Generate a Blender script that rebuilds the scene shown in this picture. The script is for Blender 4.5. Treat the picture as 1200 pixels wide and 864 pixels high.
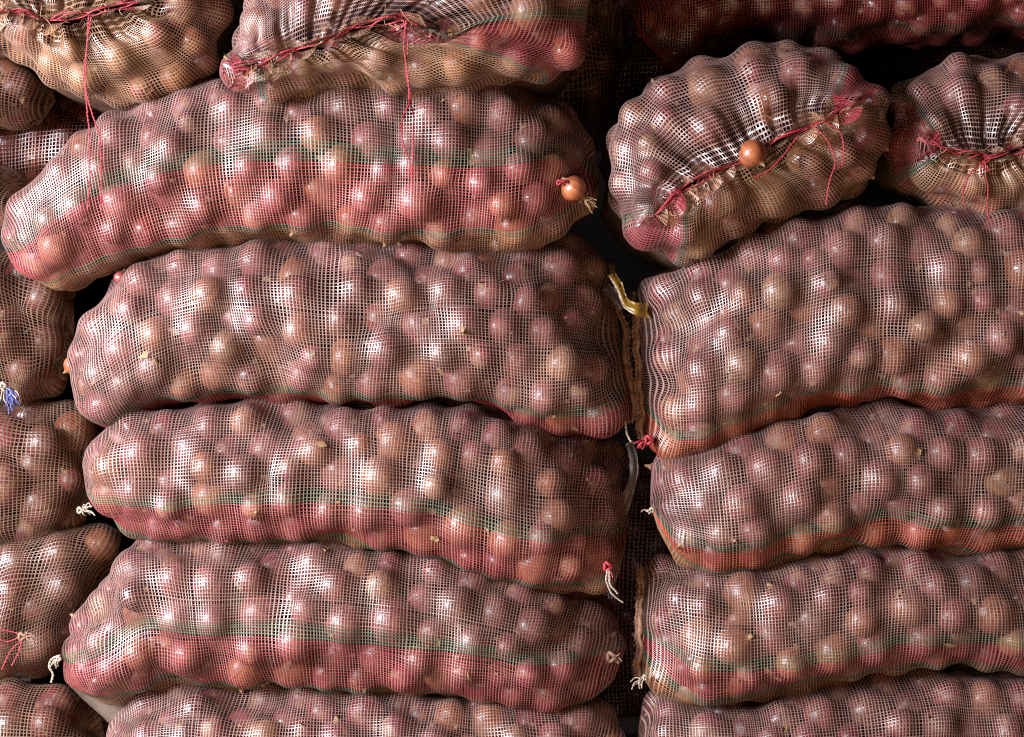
import bpy, math, random
import numpy as np
from mathutils import Vector, Euler, Quaternion

for o in list(bpy.data.objects):
    bpy.data.objects.remove(o)
random.seed(11)
rng = np.random.default_rng(11)
scene = bpy.context.scene
C = scene.collection
R = math.radians

# ------------------------------------------------------------------ camera, world, light, exposure
S = 0.001375            # metres per photo pixel on the plane y = 0
D = 2.6                 # camera distance to that plane
Z0 = 0.78               # camera height above the floor
cam_d = bpy.data.cameras.new("camera")
cam = bpy.data.objects.new("camera", cam_d)
C.objects.link(cam)
cam.location = (0, -D, Z0)
cam.rotation_euler = (R(90), 0, 0)
cam_d.sensor_width = 36
cam_d.lens = 36 * D / (1200 * S)
cam_d.clip_end = 100
scene.camera = cam

world = bpy.data.worlds.new("World")
scene.world = world
world.use_nodes = True
bg = world.node_tree.nodes["Background"]
bg.inputs[0].default_value = (0.62, 0.72, 1.0, 1)
bg.inputs[1].default_value = 0.008


def area(name, loc, target, sx, sy, power, col):
    l = bpy.data.lights.new(name, 'AREA')
    l.shape = 'RECTANGLE'
    l.size, l.size_y = sx, sy
    l.energy = power
    l.color = col
    o = bpy.data.objects.new(name, l)
    C.objects.link(o)
    o.location = loc
    o.rotation_euler = (Vector(target) - Vector(loc)).to_track_quat('-Z', 'Y').to_euler()
    return o


# the open shed door: cool daylight from the front left, above; sunlit ground outside: warm light from below
area("door_daylight", (-2.45, -1.65, 1.27), (0.05, 0.1, 0.75), 1.1, 1.0, 490, (0.96, 0.955, 1.0))
area("ground_bounce", (-0.3, -2.3, 0.1), (0.0, 0.1, 0.8), 2.4, 0.4, 52, (1.0, 0.66, 0.34))

scene.view_settings.view_transform = 'Standard'
scene.view_settings.look = 'None'
scene.view_settings.exposure = -0.4
scene.view_settings.gamma = 1
scene.view_settings.use_curve_mapping = False
scene.cycles.use_denoising = False
scene.cycles.filter_width = 1.15
scene.cycles.max_bounces = 6
scene.cycles.diffuse_bounces = 2
scene.cycles.glossy_bounces = 3
scene.cycles.caustics_reflective = False
scene.cycles.sample_clamp_indirect = 4


def W(px, py, y=0.0):
    """Photo pixel -> point at depth y (perspective)."""
    k = (D + y) / D
    return np.array([(px - 600) * S * k, y, Z0 + (432 - py) * S * k])


# ------------------------------------------------------------------ materials
def mat(name):
    m = bpy.data.materials.new(name)
    m.use_nodes = True
    nt = m.node_tree
    return m, nt, nt.nodes["Principled BSDF"]


def simple(name, col, rough=0.6, noise=0.0, scale=60):
    m, nt, b = mat(name)
    b.inputs["Roughness"].default_value = rough
    if noise:
        n = nt.nodes.new("ShaderNodeTexNoise")
        n.inputs["Scale"].default_value = scale
        n.inputs["Detail"].default_value = 4
        tc = nt.nodes.new("ShaderNodeTexCoord")
        nt.links.new(tc.outputs["Object"], n.inputs["Vector"])
        r = nt.nodes.new("ShaderNodeValToRGB")
        r.color_ramp.elements[0].position = 0.3
        r.color_ramp.elements[1].position = 0.7
        r.color_ramp.elements[0].color = (*[c * (1 - noise) for c in col], 1)
        r.color_ramp.elements[1].color = (*[min(1, c * (1 + noise)) for c in col], 1)
        nt.links.new(n.outputs[0], r.inputs[0])
        nt.links.new(r.outputs[0], b.inputs["Base Color"])
        bp = nt.nodes.new("ShaderNodeBump")
        bp.inputs["Strength"].default_value = 0.4
        bp.inputs["Distance"].default_value = 0.002
        nt.links.new(n.outputs[0], bp.inputs["Height"])
        nt.links.new(bp.outputs[0], b.inputs["Normal"])
    else:
        b.inputs["Base Color"].default_value = (*col, 1)
    return m


def net_material():
    m, nt, b = mat("woven_plastic_net")
    a = nt.nodes.new("ShaderNodeAttribute")
    a.attribute_name = "thread"
    # dust and grime on the threads
    tc = nt.nodes.new("ShaderNodeTexCoord")
    n = nt.nodes.new("ShaderNodeTexNoise")
    n.inputs["Scale"].default_value = 14
    n.inputs["Detail"].default_value = 5
    nt.links.new(tc.outputs["Object"], n.inputs["Vector"])
    r = nt.nodes.new("ShaderNodeMapRange")
    r.inputs[1].default_value, r.inputs[2].default_value = 0.35, 0.7
    r.inputs[3].default_value, r.inputs[4].default_value = 0.6, 1.08
    nt.links.new(n.outputs[0], r.inputs[0])
    mx = nt.nodes.new("ShaderNodeMix")
    mx.data_type = 'RGBA'
    mx.blend_type = 'MULTIPLY'
    mx.inputs[0].default_value = 1
    nt.links.new(a.outputs["Color"], mx.inputs[6])
    nt.links.new(r.outputs[0], mx.inputs[7])
    nt.links.new(mx.outputs[2], b.inputs["Base Color"])
    b.inputs["Roughness"].default_value = 0.36
    b.inputs["Specular IOR Level"].default_value = 0.85
    return m


def onion_material(name, dark, light, straw=(0.27, 0.13, 0.06)):
    m, nt, b = mat(name)
    uv = nt.nodes.new("ShaderNodeUVMap")
    uv.uv_map = "skin"
    mp = nt.nodes.new("ShaderNodeMapping")
    mp.inputs["Scale"].default_value = (26, 1.3, 1)
    nt.links.new(uv.outputs[0], mp.inputs[0])
    oi = nt.nodes.new("ShaderNodeObjectInfo")
    cb = nt.nodes.new("ShaderNodeCombineXYZ")
    mu = nt.nodes.new("ShaderNodeMath")
    mu.operation = 'MULTIPLY'
    mu.inputs[1].default_value = 37
    nt.links.new(oi.outputs["Random"], mu.inputs[0])
    nt.links.new(mu.outputs[0], cb.inputs[2])
    ad = nt.nodes.new("ShaderNodeVectorMath")
    nt.links.new(mp.outputs[0], ad.inputs[0])
    nt.links.new(cb.outputs[0], ad.inputs[1])
    n = nt.nodes.new("ShaderNodeTexNoise")
    n.inputs["Scale"].default_value = 1
    n.inputs["Detail"].default_value = 3
    nt.links.new(ad.outputs[0], n.inputs["Vector"])
    r = nt.nodes.new("ShaderNodeValToRGB")
    r.color_ramp.elements[0].position = 0.36
    r.color_ramp.elements[1].position = 0.66
    r.color_ramp.elements[0].color = (*dark, 1)
    r.color_ramp.elements[1].color = (*light, 1)
    nt.links.new(n.outputs[0], r.inputs[0])
    # dry papery patches
    n2 = nt.nodes.new("ShaderNodeTexNoise")
    n2.inputs["Scale"].default_value = 28
    n2.inputs["Detail"].default_value = 4
    tc = nt.nodes.new("ShaderNodeTexCoord")
    nt.links.new(tc.outputs["Object"], n2.inputs["Vector"])
    r2 = nt.nodes.new("ShaderNodeMapRange")
    r2.inputs[1].default_value, r2.inputs[2].default_value = 0.54, 0.63
    r2.inputs[4].default_value = 0.75
    nt.links.new(n2.outputs[0], r2.inputs[0])
    mx = nt.nodes.new("ShaderNodeMix")
    mx.data_type = 'RGBA'
    nt.links.new(r2.outputs[0], mx.inputs[0])
    nt.links.new(r.outputs[0], mx.inputs[6])
    mx.inputs[7].default_value = (*straw, 1)
    nt.links.new(mx.outputs[2], b.inputs["Base Color"])
    rr = nt.nodes.new("ShaderNodeMapRange")
    rr.inputs[1].default_value, rr.inputs[2].default_value, rr.inputs[3].default_value, rr.inputs[4].default_value = 0.4, 0.62, 0.27, 0.6
    nt.links.new(n2.outputs[0], rr.inputs[0])
    nt.links.new(rr.outputs[0], b.inputs["Roughness"])
    b.inputs["Specular IOR Level"].default_value = 0.6
    bp = nt.nodes.new("ShaderNodeBump")
    bp.inputs["Strength"].default_value = 0.5
    bp.inputs["Distance"].default_value = 0.002
    nt.links.new(n.outputs[0], bp.inputs["Height"])
    nt.links.new(bp.outputs[0], b.inputs["Normal"])
    return m


NET = net_material()
TONES = [
    ("purple", onion_material("purple_onion_skin", (0.062, 0.005, 0.009), (0.205, 0.020, 0.030))),
    ("mauve", onion_material("mauve_onion_skin", (0.10, 0.012, 0.017), (0.25, 0.045, 0.052))),
    ("coppery", onion_material("copper_onion_skin", (0.14, 0.025, 0.008), (0.29, 0.08, 0.027))),
    ("tan", onion_material("tan_onion_skin", (0.15, 0.05, 0.02), (0.29, 0.125, 0.052))),
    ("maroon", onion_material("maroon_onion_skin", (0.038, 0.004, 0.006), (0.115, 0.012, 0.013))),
]
STRAW = simple("dry_straw", (0.24, 0.14, 0.07), 0.7, 0.4, 80)
RED_CORD = simple("red_cord", (0.24, 0.013, 0.024), 0.55, 0.3, 120)
WHITE_CORD = simple("white_cord", (0.30, 0.245, 0.20), 0.7, 0.25, 120)
BLUE_CORD = simple("blue_cord", (0.05, 0.06, 0.2), 0.6, 0.3, 120)
HEM = simple("hem_cloth", (0.20, 0.105, 0.07), 0.75, 0.35, 90)
CARD = simple("grey_cardboard", (0.09, 0.068, 0.055), 0.85, 0.2, 25)
CARD.node_tree.nodes['Principled BSDF'].inputs['Specular IOR Level'].default_value = 0.1
YELLOW = simple("yellow_print_plastic", (0.15, 0.08, 0.006), 0.35, 0.12, 20)
PALE = simple("pale_plastic", (0.075, 0.058, 0.055), 0.4, 0.15, 20)
FLOOR = simple("concrete", (0.22, 0.19, 0.17), 0.9, 0.25, 6)
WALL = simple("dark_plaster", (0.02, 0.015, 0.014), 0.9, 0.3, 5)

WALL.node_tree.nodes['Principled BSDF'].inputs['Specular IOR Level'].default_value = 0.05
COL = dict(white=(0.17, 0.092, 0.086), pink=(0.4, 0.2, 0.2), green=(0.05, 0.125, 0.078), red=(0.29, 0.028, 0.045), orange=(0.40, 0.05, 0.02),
           tan=(0.27, 0.142, 0.066), brown=(0.125, 0.066, 0.042), shaded_brown=(0.15, 0.085, 0.06), wine=(0.17, 0.022, 0.026), darkgreen=(0.02, 0.05, 0.035), hoop=(0.255, 0.162, 0.14))


# ------------------------------------------------------------------ mesh helpers
def build_mesh(name, V, F4=None, F3=None, mats=(), smooth=True, fcol=None):
    me = bpy.data.meshes.new(name)
    V = np.asarray(V, dtype=np.float32)
    n4 = 0 if F4 is None else len(F4)
    n3 = 0 if F3 is None else len(F3)
    me.vertices.add(len(V))
    me.vertices.foreach_set("co", V.ravel())
    loops, starts = [], []
    if n4:
        loops.append(np.asarray(F4, dtype=np.int32).ravel())
        starts.append(np.arange(n4, dtype=np.int32) * 4)
    if n3:
        loops.append(np.asarray(F3, dtype=np.int32).ravel())
        starts.append(n4 * 4 + np.arange(n3, dtype=np.int32) * 3)
    loops = np.concatenate(loops)
    me.loops.add(len(loops))
    me.loops.foreach_set("vertex_index", loops)
    me.polygons.add(n4 + n3)
    me.polygons.foreach_set("loop_start", np.concatenate(starts))
    me.polygons.foreach_set("use_smooth", np.full(n4 + n3, smooth, dtype=bool))
    if fcol is not None:
        a = me.attributes.new("thread", 'FLOAT_COLOR', 'FACE')
        rgba = np.ones((n4 + n3, 4), dtype=np.float32)
        rgba[:, :3] = fcol
        a.data.foreach_set("color", rgba.ravel())
    for m in mats:
        me.materials.append(m)
    me.update(calc_edges=True)
    me.validate()
    return me


def link(name, me, parent=None, loc=None):
    o = bpy.data.objects.new(name, me)
    C.objects.link(o)
    if parent is not None:
        o.parent = parent
        o.matrix_parent_inverse = parent.matrix_world.inverted()
    if loc is not None:
        o.location = loc
    return o


def tag(o, label=None, cat=None, group=None, kind=None):
    if label: o["label"] = label
    if cat: o["category"] = cat
    if group: o["group"] = group
    if kind: o["kind"] = kind
    return o


def thing(name, label, cat, loc=(0, 0, 0), group=None):
    o = bpy.data.objects.new(name, None)
    o.empty_display_size = 0.05
    C.objects.link(o)
    o.location = loc
    bpy.context.view_layer.update()
    return tag(o, label, cat, group)


def spline(pts, n, smooth=True):
    """n points spread evenly along a Catmull-Rom curve through pts (any dimension)."""
    P = np.asarray(pts, float)
    seg = np.linalg.norm(np.diff(P[:, :3], axis=0), axis=1) + 1e-9
    t = np.concatenate([[0], np.cumsum(seg)])
    m = np.gradient(P, t, axis=0) if len(P) > 2 else np.repeat((P[1:] - P[:1]) / t[-1], 2, 0)
    tt = np.linspace(0, t[-1], n)
    k = np.clip(np.searchsorted(t, tt, side='right') - 1, 0, len(P) - 2)
    h = (t[k + 1] - t[k])[:, None]
    s = ((tt - t[k])[:, None]) / h
    return ((2 * s**3 - 3 * s**2 + 1) * P[k] + (s**3 - 2 * s**2 + s) * h * m[k] + (-2 * s**3 + 3 * s**2) * P[k + 1] + (s**3 - s**2) * h * m[k + 1])


def tube_arrays(pts, rad, sides=6):
    P = np.asarray(pts, float)
    n = len(P)
    T = np.gradient(P, axis=0)
    T /= np.linalg.norm(T, axis=1)[:, None] + 1e-12
    up = np.array([0.1, -1, 0.2])
    A = np.cross(T, up); A /= np.linalg.norm(A, axis=1)[:, None] + 1e-9
    B = np.cross(T, A)
    rad = np.broadcast_to(np.asarray(rad, float), (n,))
    ang = np.arange(sides) / sides * 2 * np.pi
    V = P[:, None] + rad[:, None, None] * (np.cos(ang)[None, :, None] * A[:, None] + np.sin(ang)[None, :, None] * B[:, None])
    i, j = np.meshgrid(np.arange(n - 1), np.arange(sides), indexing='ij')
    a = i * sides + j; b = i * sides + (j + 1) % sides
    F = np.stack([a, b, b + sides, a + sides], -1).reshape(-1, 4)
    return V.reshape(-1, 3), F


def tubes(name, paths, m, parent=None):
    """Several strands of one cord as one mesh; paths = [(points, radius, sides), ...]."""
    VV, FF, off = [], [], 0
    for pts, rad, sides in paths:
        V, F = tube_arrays(pts, rad, sides)
        VV.append(V); FF.append(F + off); off += len(V)
    return link(name, build_mesh(name, np.concatenate(VV), np.concatenate(FF), mats=[m]), parent)


def cord(pts, n, rad, wob=0.0015, sides=6, twist=True):
    P = spline(pts, n)
    P = P + np.cumsum(rng.normal(0, wob * 0.25, P.shape), axis=0) * np.sin(np.linspace(0, np.pi, n))[:, None] * 0.6
    out = []
    if twist:
        ph = np.linspace(0, n * 0.9, n)
        for k in range(2):
            o = np.stack([np.cos(ph + k * np.pi), 0.6 * np.sin(ph + k * np.pi), 0.5 * np.sin(ph + k * np.pi)], -1) * rad * 0.55
            out.append((P + o, rad * 0.62, sides))
    else:
        out.append((P, rad, sides))
    return out


# ------------------------------------------------------------------ net: every thread real geometry, cells open
def smooth_noise(n, width, amp):
    x = rng.normal(0, 1, n + 6 * width)
    k = np.exp(-0.5 * (np.arange(-3 * width, 3 * width + 1) / width) ** 2)
    k /= math.sqrt((k ** 2).sum())
    return np.convolve(x, k, 'same')[3 * width:3 * width + n] * amp


def normals(P):
    du = np.gradient(P, axis=0); dv = np.gradient(P, axis=1)
    N = np.cross(du, dv)
    return N / (np.linalg.norm(N, axis=2)[..., None] + 1e-12)


def smooth_grid(A, it):
    for _ in range(it):
        Q = np.pad(A, ((1, 1), (1, 1), (0, 0)), mode='edge')
        A = 0.25 * (Q[:-2, 1:-1] + Q[2:, 1:-1] + Q[1:-1, :-2] + Q[1:-1, 2:])
    return A / (np.linalg.norm(A, axis=2)[..., None] + 1e-12)


def net_arrays(P, N, col_long, col_hoop, fu=0.17, fv=0.17, thick=0.0004, wrap=False):
    """P[nu,nv] thread crossings. Longitudinal threads run along u (one per j), hoop threads along v (one per i)."""
    nu, nv = P.shape[:2]
    if wrap:
        P = np.concatenate([P, P[:, :1]], 1); N = np.concatenate([N, N[:, :1]], 1)
        col_long = np.concatenate([col_long, col_long[:, :1]], 1); col_hoop = np.concatenate([col_hoop, col_hoop[:, :1]], 1)
        nv += 1
    wu = fu * np.clip(1 + rng.normal(0, 0.12, nu), 0.6, 1.5)
    wv = fv * np.clip(1 + rng.normal(0, 0.12, nv), 0.6, 1.5)
    if wrap: wv[-1] = wv[0]
    a, b, c, d = P[:-1, :-1], P[1:, :-1], P[1:, 1:], P[:-1, 1:]
    low = N[:-1, :-1] * thick
    def bil(s, t):
        return (1 - s) * (1 - t) * a + s * (1 - t) * b + s * t * c + (1 - s) * t * d - low
    u0 = wu[:-1][:, None, None]; u1 = 1 - wu[1:][:, None, None]
    v0 = wv[:-1][None, :, None]; v1 = 1 - wv[1:][None, :, None]
    I = [bil(u0, v0), bil(u1, v0), bil(u1, v1), bil(u0, v1)]
    base = nu * nv
    nc = (nu - 1) * (nv - 1)
    V = np.concatenate([P.reshape(-1, 3)] + [x.reshape(-1, 3) for x in I])
    idx = np.arange(base).reshape(nu, nv)
    A, B, Cc, Dd = [x.ravel() for x in (idx[:-1, :-1], idx[1:, :-1], idx[1:, 1:], idx[:-1, 1:])]
    ia, ib, ic, id_ = [base + k * nc + np.arange(nc) for k in range(4)]
    F = np.concatenate([np.stack(q, -1) for q in ((A, B, ib, ia), (B, Cc, ic, ib), (Cc, Dd, id_, ic), (Dd, A, ia, id_))])
    cl = col_long; ch = col_hoop
    colr = np.concatenate([cl[:-1, :-1].reshape(-1, 3), ch[1:, :-1].reshape(-1, 3), cl[:-1, 1:].reshape(-1, 3), ch[:-1, :-1].reshape(-1, 3)])
    return V, F, colr


def sheet_arrays(G, col):
    nu, nv = G.shape[:2]
    idx = np.arange(nu * nv).reshape(nu, nv)
    F = np.stack([idx[:-1, :-1], idx[1:, :-1], idx[1:, 1:], idx[:-1, 1:]], -1).reshape(-1, 4)
    return G.reshape(-1, 3), F, np.tile(np.asarray(col), (len(F), 1))


def join(parts):
    VV, FF, CC, off = [], [], [], 0
    for V, F, c in parts:
        VV.append(V); FF.append(F + off); CC.append(c); off += len(V)
    return np.concatenate(VV), np.concatenate(FF), np.concatenate(CC)


def membrane(P0, N, ons, iters, floor=-0.03, pad=0.0022):
    """Height of the net over the base surface: stretched over the onions lying under it."""
    Q = P0.reshape(-1, 3); M = N.reshape(-1, 3)
    ob = np.full(len(Q), floor)
    for c, r in ons:
        d = c - Q
        near = np.einsum('ij,ij->i', d, d) < (2.2 * r) ** 2
        if not near.any(): continue
        dn = d[near]; al = np.einsum('ij,ij->i', dn, M[near])
        perp2 = np.einsum('ij,ij->i', dn, dn) - al ** 2
        rr = (r + pad) ** 2 - perp2
        h = np.where(rr > 0, al + np.sqrt(np.maximum(rr, 0)), floor)
        ob[near] = np.maximum(ob[near], h)
    ob = ob.reshape(P0.shape[:2])
    h = ob.copy()
    for _ in range(iters):
        q = np.pad(h, 1, mode='edge')
        h = np.maximum(ob, 0.25 * (q[:-2, 1:-1] + q[2:, 1:-1] + q[1:-1, :-2] + q[1:-1, 2:]))
    for _ in range(2):
        q = np.pad(h, 1, mode='edge')
        h = 0.5 * h + 0.125 * (q[:-2, 1:-1] + q[2:, 1:-1] + q[1:-1, :-2] + q[1:-1, 2:])
    return h + 0.0008


def stripes_at(fr, spec, above, below):
    c = np.empty((len(fr), 3))
    for k, f in enumerate(fr):
        name = above if (not spec or f < spec[0][0]) else below
        for a, b, nm in spec:
            if a <= f < b: name = nm
        c[k] = COL[name]
    return c


def tuck(pos, rad, meta, P, N2, rmin):
    """keep every onion inside the finished net"""
    Q = P.reshape(-1, 3); M = N2.reshape(-1, 3)
    out = []
    for c, r, m in zip(pos, rad, meta):
        d = Q - c
        L = np.linalg.norm(d, axis=1)
        k = int(L.argmin())
        nb = np.argpartition(L, 40)[:40]
        if d[k] @ M[k] < 0 or np.einsum('ij,ij->i', d[nb], M[nb]).mean() < 0.4 * L[nb].mean(): continue
        r2 = min(r, L[k] * 0.93)
        if r2 > rmin: out.append((c, r2, m))
    return ([o[0] for o in out], [o[1] for o in out], [o[2] for o in out])


ONIONS = []     # dicts: c, r, sack key, row, facing, tone bias


def spread(pos, rad, it=12):
    """push overlapping onions apart"""
    pos = np.array(pos); rad = np.array(rad)
    for _ in range(it):
        d = pos[:, None] - pos[None]
        L = np.linalg.norm(d, axis=2) + 1e-9
        over = np.clip((rad[:, None] + rad[None]) * 0.97 - L, 0, None)
        np.fill_diagonal(over, 0)
        pos = pos + 0.4 * (d / L[..., None] * over[..., None]).sum(1)
    return pos


def lofted_sack(key, label, stations, y=0.0, dmax=0.13, flat=(False, False), spec=(), above='white', below='tan', hoop='hoop', pitch=3.7,
                tones=(5, 3.5, 2.4, 0.6, 2), rmean=0.0318, endR=0.165, power=2.3, group=None, relax=46, onion_keep=True, recede=(0, 0), name="onion_sack"):
    """stations: (x_top, y_top, x_bottom, y_bottom) photo pixels of the sack's outline from one end to the other."""
    st = np.asarray(stations, float)
    yc = y + dmax
    T = np.array([W(a, b, yc) for a, b, _, _ in st]); Bm = np.array([W(c, d, yc) for _, _, c, d in st])
    X = np.concatenate([(T + Bm) / 2, (T - Bm) / 2], 1)
    seg = np.linalg.norm(np.diff(X[:, :3], axis=0), axis=1).sum()
    p = pitch * S
    nu = int(seg * 1.04 / p)
    G = spline(X, nu)
    mid, half = G[:, :3], G[:, 3:]
    s = np.concatenate([[0], np.cumsum(np.linalg.norm(np.diff(mid, axis=0), axis=1))])
    Lh = s[-1]
    for dist, rc in ((s, recede[0]), (Lh - s, recede[1])):
        if rc:
            w_ = rc * 0.5 * np.exp(-(dist / 0.13) ** 2)
            mid = mid + np.array([0, 1, 0]) * w_[:, None]; half = half + np.array([0, 1, 0]) * w_[:, None]
    def prof(d, fl):
        e = np.clip(d / (endR * (0.6 if fl else 1)), 0, 1)
        return np.maximum(np.sqrt(np.maximum(1 - (1 - e) ** 2, 0)), 0.07 if fl else 0.12)
    dd = dmax * prof(s, flat[0]) * prof(Lh - s, flat[1])
    for dist, fl in ((s, flat[0]), (Lh - s, flat[1])):
        if not fl:
            e_ = np.clip(dist / 0.018, 0, 1)
            k_ = np.maximum(np.sqrt(np.maximum(1 - (1 - e_) ** 2, 0)), 0.04)
            half = half * k_[:, None]; dd = dd * k_
    ending = np.clip(np.minimum(s, Lh - s) / 0.02, 0, 1)[:, None]
    # ---- cross-sections
    th = np.linspace(R(-12), R(192), 181)
    e = 2 / power
    cs = np.sign(np.cos(th)) * np.abs(np.cos(th)) ** e; sn = np.sign(np.sin(th)) * np.abs(np.sin(th)) ** e
    sec = mid[:, None] + half[:, None] * cs[None, :, None] + np.array([0, -1, 0]) * (dd[:, None, None] * sn[None, :, None])
    arc = np.concatenate([np.zeros((nu, 1)), np.cumsum(np.linalg.norm(np.diff(sec, axis=1), axis=2), axis=1)], 1)
    full = np.median(arc[:, -1])
    nv = int(full / p)
    P0 = np.empty((nu, nv, 3)); TH = np.empty((nu, nv))
    jit = np.clip(np.linspace(0, 1, nv) + rng.normal(0, 0.10 / nv, nv) + smooth_noise(nv, 5, 0.18 / nv), 0, 1)
    jit.sort()
    for i in range(nu):
        q = jit * arc[i, -1]
        TH[i] = np.interp(q, arc[i], th)
        for k in range(3):
            P0[i, :, k] = np.interp(q, arc[i], sec[i, :, k])
    # slide the hoop threads along the sack: bunches and gaps
    slide = smooth_noise(nu, 4, 0.32) + rng.normal(0, 0.07, nu)
    slide2 = np.outer(smooth_noise(nu, 9, 1.3), np.sin(np.linspace(0, math.pi * 2, nv) + rng.uniform(0, 6)))
    du = np.gradient(P0, axis=0)
    P0 = P0 + du * ((slide[:, None] + slide2) * ending)[..., None]
    dvv = np.gradient(P0, axis=1)
    P0 = P0 + dvv * np.outer(np.sin(np.linspace(0, 1, nu) * rng.uniform(9, 16) + rng.uniform(0, 6)) * ending[:, 0], smooth_noise(nv, 6, 0.7) * np.sin(np.linspace(0, np.pi, nv)))[..., None]
    for _ in range(7):      # snags: threads pulled together
        cpt = P0[rng.integers(nu // 8, nu * 7 // 8), rng.integers(nv // 5, nv * 4 // 5)].copy()
        dq = cpt - P0; rad_ = rng.uniform(0.012, 0.03)
        P0 = P0 + dq * (rng.uniform(0.25, 0.5) * ending * np.exp(-(np.linalg.norm(dq, axis=2) / rad_) ** 2))[..., None]
    N = normals(P0)
    out = P0 - mid[:, None]
    if np.einsum('ijk,ijk->', N, out) < 0: N = -N
    N = smooth_grid(N, 6)
    # ---- onions in loose rows under the net
    row_arc = full * (180 / 204)
    rows = max(2, int(round(row_arc / (rmean * 1.86))))
    pos, rad, meta = [], [], []
    for rI in range(-1, rows + 1):
        f = (rI + 0.5) / rows * (180 / 204) + 12 / 204
        uu = rng.uniform(0.2, 0.8) * rmean * 1.4
        while uu < Lh - rmean * 0.5:
            r = float(np.clip(rng.normal(rmean, rmean * 0.155), rmean * 0.66, rmean * 1.34))
            i = int(np.clip(np.searchsorted(s, uu), 0, nu - 1))
            ff = f + rng.normal(0, 0.022)
            j = int(np.clip(ff * nv, 0, nv - 1))
            local = min(np.linalg.norm(half[i]), dd[i])
            if local > r * 0.75:
                rr = min(r, local * 0.95)
                pos.append(P0[i, j] - N[i, j] * (rr * 1.0 + 0.001 + (rng.uniform(0.006, 0.018) if rng.random() < 0.27 else abs(rng.normal(0, 0.003)))))
                rad.append(rr); meta.append((rI, i, j))
                uu += rr * 1.0 + rmean * rng.uniform(0.9, 1.4)
            else:
                uu += rmean * 0.5
    if pos:
        pos = spread(pos, rad, 8)
        # keep every onion under the base surface
        for k in range(len(pos)):
            rI, i, j = meta[k]
            dlt = (pos[k] - P0[i, j]) @ N[i, j]
            top = dlt + rad[k]
            if top > 0.005: pos[k] -= N[i, j] * (top - 0.005)
    ons = list(zip(pos, rad))
    h = membrane(P0, N, ons, relax) * ending
    P = P0 + N * h[..., None]
    N2 = normals(P)
    if np.einsum('ijk,ijk->', N2, N) < 0: N2 = -N2
    pos, rad, meta = tuck(pos, rad, meta, P, smooth_grid(N, 10), rmean * 0.5)
    keep = [k for k in range(len(pos)) if not any(fl and np.linalg.norm(Ln - pos[k], axis=1).min() < rad[k] * 1.3 for fl, Ln in zip(flat, (P[0], P[-1])))]
    pos, rad, meta = [pos[k] for k in keep], [rad[k] for k in keep], [meta[k] for k in keep]
    # ---- thread colours
    fr = (TH[nu // 2] / math.pi)
    cl = np.tile(stripes_at(fr, spec, above, below)[None], (nu, 1, 1))
    ch = np.tile(np.array(COL[hoop])[None, None], (nu, nv, 1))
    ch = ch * 0.88 + cl * 0.12
    bounce_tint = np.clip((fr - 0.55) / 0.2, 0, 1)[None, :, None]
    ch = ch * (1 - 0.25 * bounce_tint) + np.array(COL['tan']) * 0.25 * bounce_tint  # warm glow of the ground painted into the lower hoop threads
    cl = cl * (1 + rng.normal(0, 0.06, (1, nv, 1))); ch = ch * (1 + rng.normal(0, 0.06, (nu, 1, 1)))
    cl = np.clip(cl, 0.005, 0.9); ch = np.clip(ch, 0.005, 0.9)
    parts = [net_arrays(P, N2, cl, ch, 0.155, 0.125)]
    # back of the sack: closed, coarser
    thb = np.linspace(R(191), R(349), 9)
    csb = np.sign(np.cos(thb)) * np.abs(np.cos(thb)) ** e; snb = np.sign(np.sin(thb)) * np.abs(np.sin(thb)) ** e
    sel = np.unique(np.linspace(0, nu - 1, max(8, nu // 5)).astype(int))
    back = mid[sel][:, None] + half[sel][:, None] * csb[None, :, None] * 0.97 + np.array([0, -1, 0]) * (dd[sel][:, None, None] * snb[None, :, None])
    parts.append(sheet_arrays(back, COL[below if below in COL else 'tan']))
    V, F, c = join(parts)
    base = W(600, 432, yc); low = int(np.argmax(st[:, 3]))
    root = thing(name, label, "sack", tuple(np.array([mid[nu // 2][0], yc, Bm[low][2]])), group)
    link("netting", build_mesh("netting", V, F, mats=[NET], fcol=c), root)
    # second, deeper layer
    deep = []
    for k in range(len(pos)):
        rI, i, j = meta[k]
        if rng.random() < 0.5 and min(np.linalg.norm(half[i]), dd[i]) > 0.07:
            q = pos[k] - N[i, j] * rad[k] * 1.6 + rng.normal(0, 0.012, 3)
            if np.linalg.norm(P[::2, ::2] - q, axis=2).min() > rmean * 1.35: deep.append(q)
    if onion_keep:
        for k in range(len(pos)):
            rI, i, j = meta[k]
            ONIONS.append(dict(c=pos[k], r=rad[k], key=key, row=rI, rows=rows, face=-N[i, j][1], n=N[i, j], tones=tones))
        for q in deep:
            ONIONS.append(dict(c=q, r=rmean * 0.98, key=key, row=99, rows=rows, face=-1, tones=tones))
    info = dict(root=root, P=P, N=N2, first=P[0], last=P[-1], TH=TH, key=key)
    for side in (0, 1):
        if flat[side]:
            line = P[0 if side == 0 else -1]
            hem(info, line, root, -1 if side == 0 else 1)
    return info


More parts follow.
